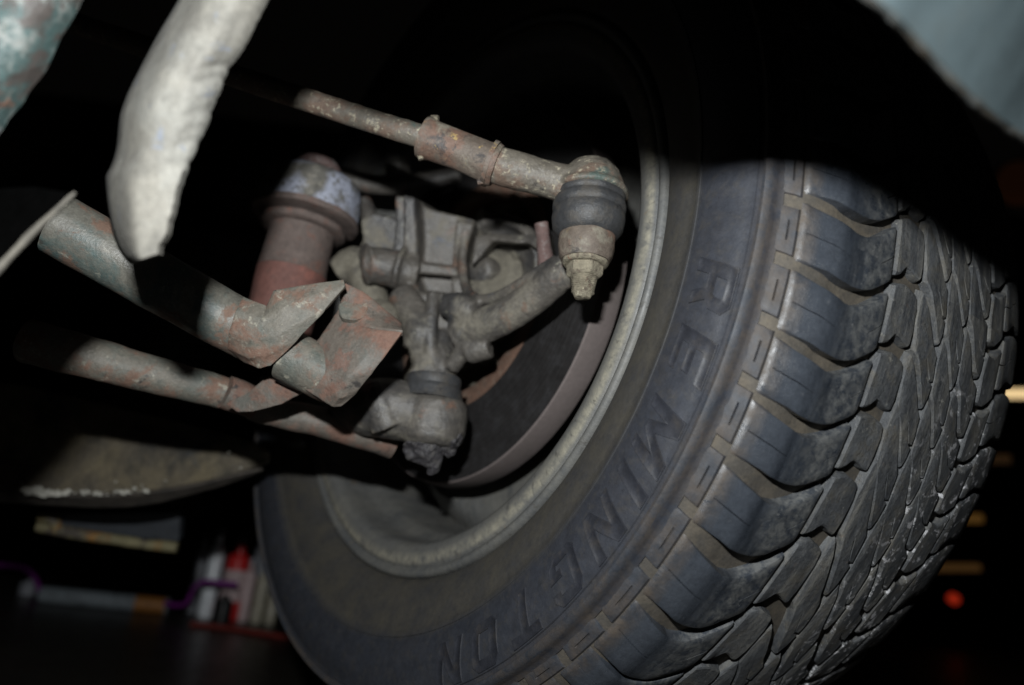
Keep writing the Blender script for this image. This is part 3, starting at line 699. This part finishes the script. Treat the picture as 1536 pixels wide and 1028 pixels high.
# ================================================================== NEAR SHEET METAL
# ragged painted bracket hanging close to the lens
flake = mat('chalky_paint', (.115,.110,.096), .8, layers=[((.18,.17,.145), 14, .46, .64, dict(amt=.7)), ((.22,.22,.20), 6, .48, .66, dict(amt=.7)), ((.12,.14,.18), 34, .60, .68, dict(amt=.8)), ((.10,.17,.14), 26, .70, .74, dict(amt=.7)), ((.045,.04,.035), 50, .68, .74, {})],
    bump=[(60, .0006), (260, .0003)])
LE = [(430,-330),(345,-150),(268,-2),(217,88),(182,165),(172,235),(158,270),(164,330),(177,372),(194,395)]
RE = [(570,-330),(478,-150),(396,-2),(350,82),(326,122),(304,186),(278,242),(262,292),(250,345),(236,380)]
def cat(pts, t):
    i = min(int(t), len(pts)-2); f = t-i
    a_, b_, c_, d_ = [Vector(pts[min(max(i+k, 0), len(pts)-1)]) for k in (-1, 0, 1, 2)]
    return .5*((2*b_)+(c_-a_)*f+(2*a_-5*b_+4*c_-d_)*f*f+(3*b_-a_-3*c_+d_)*f**3)
b = MB(); rows = []; NS = 110
for i in range(NS+1):
    t = i/NS*(len(LE)-1); l = cat(LE, t); r = cat(RE, t)
    jag = noise.noise(Vector((i*.11, 0, 3)))*5 + noise.noise(Vector((i*.31, 2, 3)))*2.5 + noise.noise(Vector((i*.8, 2, 3)))*1.6
    r = r + Vector((jag, jag*.4)); l = l + Vector((noise.noise(Vector((i*.12, 9, 3)))*2, 0))
    row = []; M_ = 14
    for j in range(M_+1):
        s = j/M_; q = l.lerp(r, s)
        dz = .034*max(0, (.42-s)/.42)**2 + (.008 if t < 5 else .008*max(0, (7-t)/2))*max(0, (s-.66)/.34)**1.2
        row.append(P(q.x, q.y, .247 + dz + .0007*noise.noise(Vector((q.x*.010, q.y*.006, 0)))))
    rows.append(row + [p + D(-.05, 0, 1)*(.004) for p in row[::-1]])
b.rings(rows, True, True, True)
br = tag(b.build('hanging_bracket', flake, None, ang=70, rough=.00012, rscale=160), 'blurred chalky grey sheet metal bracket hanging close to the lens at upper left', 'bracket')
# painted panel at top left
tl_m = mat('flaking_green_panel', (.036,.062,.060), .6, layers=[((.16,.17,.16), 22, .48, .56, {}), ((.045,.038,.034), 24, .53, .59, {}), ((.24,.10,.055), 14, .59, .64, {}), ((.30,.34,.42), 20, .64, .68, {}), ((.04,.035,.03), 28, .58, .66, {}), ((.09,.085,.06), 20, .60, .70, {})], bump=[(60, .0008), (300, .0006)])
b = MB(); rows = []
E1 = [(300,-330,.235),(205,-150,.235),(112,0,.235),(52,112,.235),(-16,205,.235),(-120,370,.235)]
for i in range(61):
    t = i/60*(len(E1)-1); e = cat([Vector(p) for p in E1], t)
    row = []
    for j in range(14):
        s = (13-j)/13; o_ = Vector((-260, -150))*s
        row.append(P(e.x+o_.x + noise.noise(Vector((i*.25, j*.3, 1)))*4, e.y+o_.y, e.z + .0 + (.014*(1-s/.3)**2 if s < .3 else 0)))
    rows.append(row + [p + D(0, 0, 1)*.003 for p in row[::-1]])
b.rings(rows, True, True, True)
tag(b.build('crossmember', tl_m, None, ang=45, rough=.0005, rscale=150), 'blurred flaking green painted crossmember in the upper left corner', 'crossmember')
# wing arch at the top right, blue grey with a rusty rolled edge
wing = thing('wing_panel', 'blurred blue-grey wing panel with a chipped rusty arch edge, top right', 'wing panel', P(1430, 130, .187))
blu = mat('blue_grey_paint', (.112,.150,.162), .45, var=.06, grain=.04, layers=[((.13,.14,.13), 12, .55, .75, dict(amt=.5)), ((.16,.19,.20), 40, .68, .74, dict(amt=.5))], bump=[(60, .0002)])
edge_m = mat('chipped_edge', (.10,.105,.10), .75, layers=[((.055,.045,.032), 30, .46, .54, {}), ((.16,.15,.12), 40, .56, .62, {}), ((.34,.14,.08), 26, .64, .68, {})], bump=[(120, .0010)])
EW = [(-300,-560,.150),(100,-520,.150),(358,-300,.152),(550,-286,.154),(700,-252,.155),(800,-192,.157),(900,-130,.158),(1000,-112,.158),(1090,-100,.158),(1200,-62,.159),(1300,0,.163),(1365,62,.176),(1430,130,.192),(1480,176,.206),(1536,214,.224),(1640,265,.25),(1850,330,.29)]
rows = []; er = []
for i in range(141):
    t = i/140*(len(EW)-1); e = cat([Vector(p) for p in EW], t)
    tn = (cat([Vector(p) for p in EW], min(t+.05, len(EW)-1.001)) - cat([Vector(p) for p in EW], max(t-.05, 0)))
    nn = Vector((tn.y, -tn.x)).normalized()
    if nn.y > 0: nn = -nn
    nn = (nn + Vector((.25, -.6))).normalized()
    jg = noise.noise(Vector((i*.35, 0, 7)))*3.5
    row = []
    for j in range(12):
        s = j/11; k_ = 12 + 900*s**1.6
        row.append(P(e.x + nn.x*(k_) , e.y + nn.y*(k_), e.z - .004 + .02*s))
    rows.append(row + [p + D(.05, .1, 1)*.0012 for p in row[::-1]])
    cx, cy = e.x + nn.x*7, e.y + nn.y*7
    er.append([P(cx + nn.x*math.cos(a)*(9+jg) + 0, cy + nn.y*math.cos(a)*(9+jg), e.z - .0005 + .0035*math.sin(a)) for a in [2*PI*q/12 for q in range(12)]])
MB().rings(rows, True, True, True).build('panel_skin', blu, wing, ang=60)
MB().rings(er, True, True, True).build('arch_edge', edge_m, wing, ang=60, rough=.0007, rscale=200)
# thin dusty strip at the left, plus an added black plate that casts shade
shade_black = mat('shade_black', (.0012,.0012,.0012), 1.0, spec=0.0)  # near zero without sheen, so the added shading plate stays dark under the flash
shade_black.node_tree.nodes['Principled BSDF'].inputs['IOR'].default_value = 1.0
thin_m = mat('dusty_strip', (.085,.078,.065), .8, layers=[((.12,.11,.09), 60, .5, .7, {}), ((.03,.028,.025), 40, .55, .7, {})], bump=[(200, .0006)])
sp = thing('strip_shade_plate', 'thin dusty edge strip beside the green tube at far left, with an added black plate shading the lower tube', 'metal plate', P(50, 345, .24))
MB().prism([P(x, y, d) for x, y, d in ((113,291,.238), (50,350,.236), (0,403,.235), (-80,482,.233), (-190,440,.25), (-110,330,.26), (-30,285,.26), (50,280,.25))], D(0, 0, 1)*.0015).build('plate', shade_black, sp)  # added plate, shaped to shade the left end of the lower tube
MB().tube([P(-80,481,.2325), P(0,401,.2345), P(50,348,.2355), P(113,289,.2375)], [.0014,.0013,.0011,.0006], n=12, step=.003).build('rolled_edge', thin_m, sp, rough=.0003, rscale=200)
# low cross panel behind, with chipped white edge
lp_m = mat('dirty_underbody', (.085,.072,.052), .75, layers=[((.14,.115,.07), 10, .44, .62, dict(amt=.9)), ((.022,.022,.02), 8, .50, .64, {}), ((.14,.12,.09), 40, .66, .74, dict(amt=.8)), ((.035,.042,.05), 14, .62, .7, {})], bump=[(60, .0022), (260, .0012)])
lp = thing('lower_cross_panel', 'dark dirty underbody panel with chipped whitish lower edge, lower left', 'body panel', P(200, 745, .60))
sheet([[(-60,560,0.640),(60,585,0.640),(180,612,0.630),(300,640,0.620),(404,672,0.600)],
       [(-60,640,0.630),(60,650,0.620),(180,665,0.615),(300,675,0.610),(404,682,0.600)],
       [(-60,700,0.620),(60,706,0.610),(180,712,0.605),(300,705,0.605),(404,690,0.600)],
       [(-60,728,0.605),(60,738,0.598),(160,744,0.595),(280,730,0.598),(402,697,0.598)]], 'panel_face', lp_m, lp, th=.003, rough=.0016, rscale=40, kind='CATMULL_CLARK', ang=180)
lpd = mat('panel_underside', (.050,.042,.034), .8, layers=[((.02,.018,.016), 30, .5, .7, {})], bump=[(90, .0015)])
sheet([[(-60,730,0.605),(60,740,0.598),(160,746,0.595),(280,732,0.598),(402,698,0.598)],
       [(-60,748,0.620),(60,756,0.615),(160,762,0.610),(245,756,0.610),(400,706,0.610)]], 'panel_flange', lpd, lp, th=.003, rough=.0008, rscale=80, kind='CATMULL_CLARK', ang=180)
chip_m = mat('white_chips', (.42,.41,.36), .7, layers=[((.20,.18,.14), 200, .5, .7, {})], bump=[(300, .0008)])
b = MB(); rr = random.Random(5)
for _ in range(118):
    if _ < 60: px = 38 + 62*rr.random()**1.5; py = 743 - 5*rr.random() - (9*rr.random() if px < 62 else 0); sz = rr.uniform(.0008, .0034)
    elif _ < 105: px = 90 + 130*rr.random(); py = pl([(60,739),(160,743),(230,736),(280,728)], px) - 5*rr.random()**2 - 1; sz = rr.uniform(.0005, .0024)
    else: px = 30 + 340*rr.random(); py = pl([(0,732),(60,737),(160,742),(280,727),(402,694)], px) - 3 - 34*rr.random()**2; sz = rr.uniform(.0004, .0014)
    c_ = P(px, py, .5905 + (.004 if px > 250 else 0)); vs = [c_ + D(rr.uniform(-1,1), rr.uniform(-1,1), 0)*sz*rr.uniform(.3,1) + D(1,.1,0)*sz*rr.uniform(-1.1,1.1) + D(0,0,1)*sz*rr.uniform(-.3,.3) for _q in range(9)]
    bm = bmesh.new(); [bm.verts.new(v) for v in vs]; bmesh.ops.convex_hull(bm, input=bm.verts)
    bm.verts.index_update(); b.add([v.co.copy() for v in bm.verts], [tuple(v.index for v in f.verts) for f in bm.faces]); bm.free()
tag(b.build('paint_chips', chip_m, lp, ang=30), kind='stuff')

# ================================================================== GARAGE BEHIND
fm = mat('workshop_floor', (.030,.026,.021), .34, layers=[((.05,.044,.035), 3, .45, .7, dict(amt=.7, rough=.4)), ((.012,.011,.010), 6, .55, .7, {})], bump=[(12, .001), (90, .0004)])
MB().add([(-8,-3,0),(8,-3,0),(8,9,0),(-8,9,0)], [(0,1,2,3)]).build('floor', fm, None).__setitem__('kind', 'structure')
wm = mat('workshop_wall', (.045,.038,.030), .85, layers=[((.02,.018,.016), 1.5, .45, .65, {})], bump=[(8, .004)])
MB().box((0, 7, 2), (16, .15, 4)).build('wall', wm, None).__setitem__('kind', 'structure')
def px(n, d): return n*d/F
def lit(name, c, e): return mat(name, c, .5, emit=(c, e))
def upright(name, mt, x, y, r_px, h_px, parent=None, prof=None):
    """a round thing standing on the floor whose foot is seen at pixel x, y"""
    p, t = on_floor(x, y); b = MB(); r = px(r_px, t); h = px(h_px, t)
    b.lathe(p, Vector((0, 0, 1)), [(hh*h, rr*r) for hh, rr in (prof or [(0,.9),(.01,1),(.78,1),(.84,.8),(.86,.42),(.97,.40),(1,.3)])], n=28)
    return b.build(name, mt, parent), p, r, h
white_m = mat('white_plastic', (.80,.84,.88), .3); grey_m = mat('grey_plastic', (.26,.27,.30), .4); red_m = mat('red_plastic', (.55,.02,.02), .35)
pinkl = mat('pale_label', (.55,.42,.42), .5); beige_m = mat('beige_tin', (.36,.33,.25), .45, layers=[((.5,.48,.4), 40, .5, .6, {})]); black_m = mat('black_plastic', (.012,.012,.013), .4)
def can(name, label, cat, x, y, r, h, m, cap=None, band=None, group='bottles and tins along the back of the workshop floor', prof=None):
    p, t = on_floor(x, y); th = thing(name, label, cat, p, group)
    upright('body', m, x, y, r, h, th, prof)
    R_ = px(r, t); H = px(h, t)
    if cap: b = MB(); b.lathe(p + Vector((0,0,H*.985)), Vector((0,0,1)), [(0,.46*R_),(.10*H,.46*R_),(.105*H,.3*R_)], n=24); b.build('cap', cap, th)
    if band: b = MB(); b.lathe(p + Vector((0,0,H*.25)), Vector((0,0,1)), [(0,1.015*R_),(H*.4,1.015*R_)], n=28, cap=False); b.build('paper_label', band, th)
    return th
can('spray_bottle', 'tall slim white bottle crossed by the purple hose', 'bottle', 306, 926, 11, 122, white_m, black_m)
can('oil_bottle', 'red bottle with a pale label just right of the white one', 'bottle', 340, 930, 17, 112, red_m, black_m, pinkl)
can('spray_bottle', 'dim grey bottle at the left end of the row, half in the dark', 'bottle', 286, 918, 9, 104, grey_m, black_m)
can('oil_bottle', 'large grey plastic jug at the back of the row beside the tyre', 'bottle', 384, 922, 18, 128, grey_m, grey_m)
can('spray_can', 'short pale tin in front of the grey jug', 'can', 362, 932, 9, 84, pinkl, grey_m)
can('spray_can', 'short beige speckled tin right of the pale one', 'can', 383, 934, 9, 80, beige_m, grey_m)
can('spray_can', 'small dull tin closest to the tyre edge', 'can', 403, 936, 8, 52, beige_m, black_m)
can('spray_bottle', 'dark stubby bottle in front of the red one', 'bottle', 330, 938, 12, 44, black_m)
def lying(name, label, cat, pts, r_px, m, h=0.0, group=None, lift=1.0):
    b = MB(); P3 = []; rr = []
    for x, y in pts:
        p, t = on_floor(x, y, h); r = px(r_px, t); P3.append(p + Vector((0,0,r*lift))); rr.append(r)
    b.tube(P3, rr, n=16, step=.01); o = b.build(name, m, None); return tag(o, label, cat, group)
tt = thing('jack_handle', 'silver grey tube lying on the floor with an orange sticker near its end', 'tube', on_floor(150, 905)[0])
silver = mat('dull_silver', (.20,.23,.25), .4, layers=[((.10,.11,.12), 20, .5, .65, {})])
orange = mat('orange_sticker', (.28,.12,.03), .5)
b = MB(); q0, ta = on_floor(58, 904); q1, tb = on_floor(250, 922); r_ = px(12, ta)
b.tube([q0+Vector((0,0,r_)), q1+Vector((0,0,r_))], [r_, r_], n=24).build('tube', silver, tt)
b = MB(); dd = (q1-q0).normalized(); qq = q0.lerp(q1, .74) + Vector((0,0,r_)); b.lathe(qq, dd, [(0,r_*1.03),((q1-q0).length*.24,r_*1.03)], n=24, cap=False).build('sticker', orange, tt)
can('tin', 'small pale tin standing left of the silver tube', 'can', 40, 892, 12, 22, grey_m, group=None)
purple = mat('purple_hose', (.20,.025,.22), .4)
def cable(name, label, pts, r, m):
    b = MB(); b.tube([P(*p) for p in pts], [r]*len(pts), n=10, step=.01)
    return tag(b.build(name, m, None), label, 'hose')
cable('air_hose', 'thin purple hose curving down past the left end of the silver tube', [(-30,846,1.30),(10,848,1.30),(36,852,1.28),(52,866,1.26),(62,892,1.24)], .0042, purple)
cable('air_hose', 'thin purple hose looping in front of the white and red bottles', [(248,905,1.2),(262,908,1.19),(280,905,1.18),(290,884,1.17),(304,873,1.16),(326,874,1.16),(356,877,1.17)], .0040, purple)
lying('red_strap', 'dark red strap lying on the floor below the row of bottles', 'strap', [(285,940),(330,945),(390,954),(460,966)], 4, mat('dark_red', (.16,.018,.012), .6))
# yellow edged plate hanging behind the lower panel
yp = thing('tow_plate', 'grey steel plate with a chipped yellow bottom edge seen behind the lower panel', 'plate', P(165, 812, .70))
grey_p = mat('slate_paint', (.028,.032,.038), .5); yel = mat('chipped_yellow', (.17,.15,.08), .7, layers=[((.24,.12,.03), 12, .52, .6, {}), ((.06,.05,.04), 16, .5, .58, {}), ((.30,.30,.25), 30, .62, .7, {})], bump=[(100,.001)])
MB().prism([P(70,772,.70), P(270,770,.715), P(268,812,.715), P(66,796,.70)], D(0,-.2,1)*.01).build('plate_face', grey_p, yp)
b = MB(); b.tube([P(58,790,.697), P(110,800,.699), P(180,811,.705), P(266,822,.712)], [.0052,.0055,.005,.0055], n=16, step=.004).build('yellow_edge', yel, yp, rough=.0012, rscale=60)
b = MB(); b.tube([P(60,776,.694), P(78,778,.694), P(84,792,.696)], [.004,.006,.005], n=14, step=.004).build('corner_lug', yel, yp, rough=.0012, rscale=60)
# lamps far off to the right
def lamp(name, label, cat, c, e, x, y, wx, hy, d):
    o = thing(name, label, cat, P(x, y, d)); w2, h2 = px(wx, d)/2, px(hy, d)/2
    q = [P(x-wx/2, y-hy/2, d), P(x+wx/2, y-hy/2, d), P(x+wx/2, y+hy/2, d), P(x-wx/2, y+hy/2, d)]
    MB().prism(q, D(0, 0, 1)*.03).build('diffuser', lit(name + '_glow', c, e), o)
    q = [P(x-wx/2-3, y-hy/2-3, d+.02), P(x+wx/2+3, y-hy/2-3, d+.02), P(x+wx/2+3, y+hy/2+3, d+.02), P(x-wx/2-3, y+hy/2+3, d+.02)]
    MB().prism(q, D(0, 0, 1)*.05).build('housing', black_m, o)
lamp('tube_light', 'bright warm strip light sticking out from behind the tyre at the right edge', 'light', (1.0,.72,.36), .95, 1600, 591, 180, 13, 2.6)
lamp('amber_lamp', 'short amber lamp beyond the lower tyre shoulder', 'light', (1.0,.50,.12), .06, 1455, 779, 40, 11, 2.6)
lamp('amber_lamp', 'long dim amber lamp above the red one', 'light', (1.0,.50,.16), .035, 1430, 853, 84, 9, 2.6)
lamp('amber_lamp', 'faint brown lamp highest of those beyond the tyre', 'light', (1.0,.55,.25), .015, 1502, 690, 30, 12, 2.6)
def round_lamp(name, label, c, e, x, y, r, d):
    o = thing(name, label, 'light', P(x, y, d)); R_ = px(r, d)
    MB().lathe(P(x, y, d), D(0,0,1), [(-.01,0),(-.008,R_*.6),(0,R_),(.02,R_)], n=24).build('lens', lit(name + '_glow', c, e), o)
    MB().lathe(P(x, y, d+.012), D(0,0,1), [(0,R_*1.1),(.04,R_*1.1)], n=24).build('housing', black_m, o)
round_lamp('tail_lamp', 'small glowing red lamp in the dark at lower right', (1.0,.06,.02), .22, 1433, 900, 7.5, 2.6)
round_lamp('reflector_lamp', 'faint orange brown glow beside the shaded tread at the right edge', (1.0,.35,.14), .0035, 1530, 275, 34, 2.6)
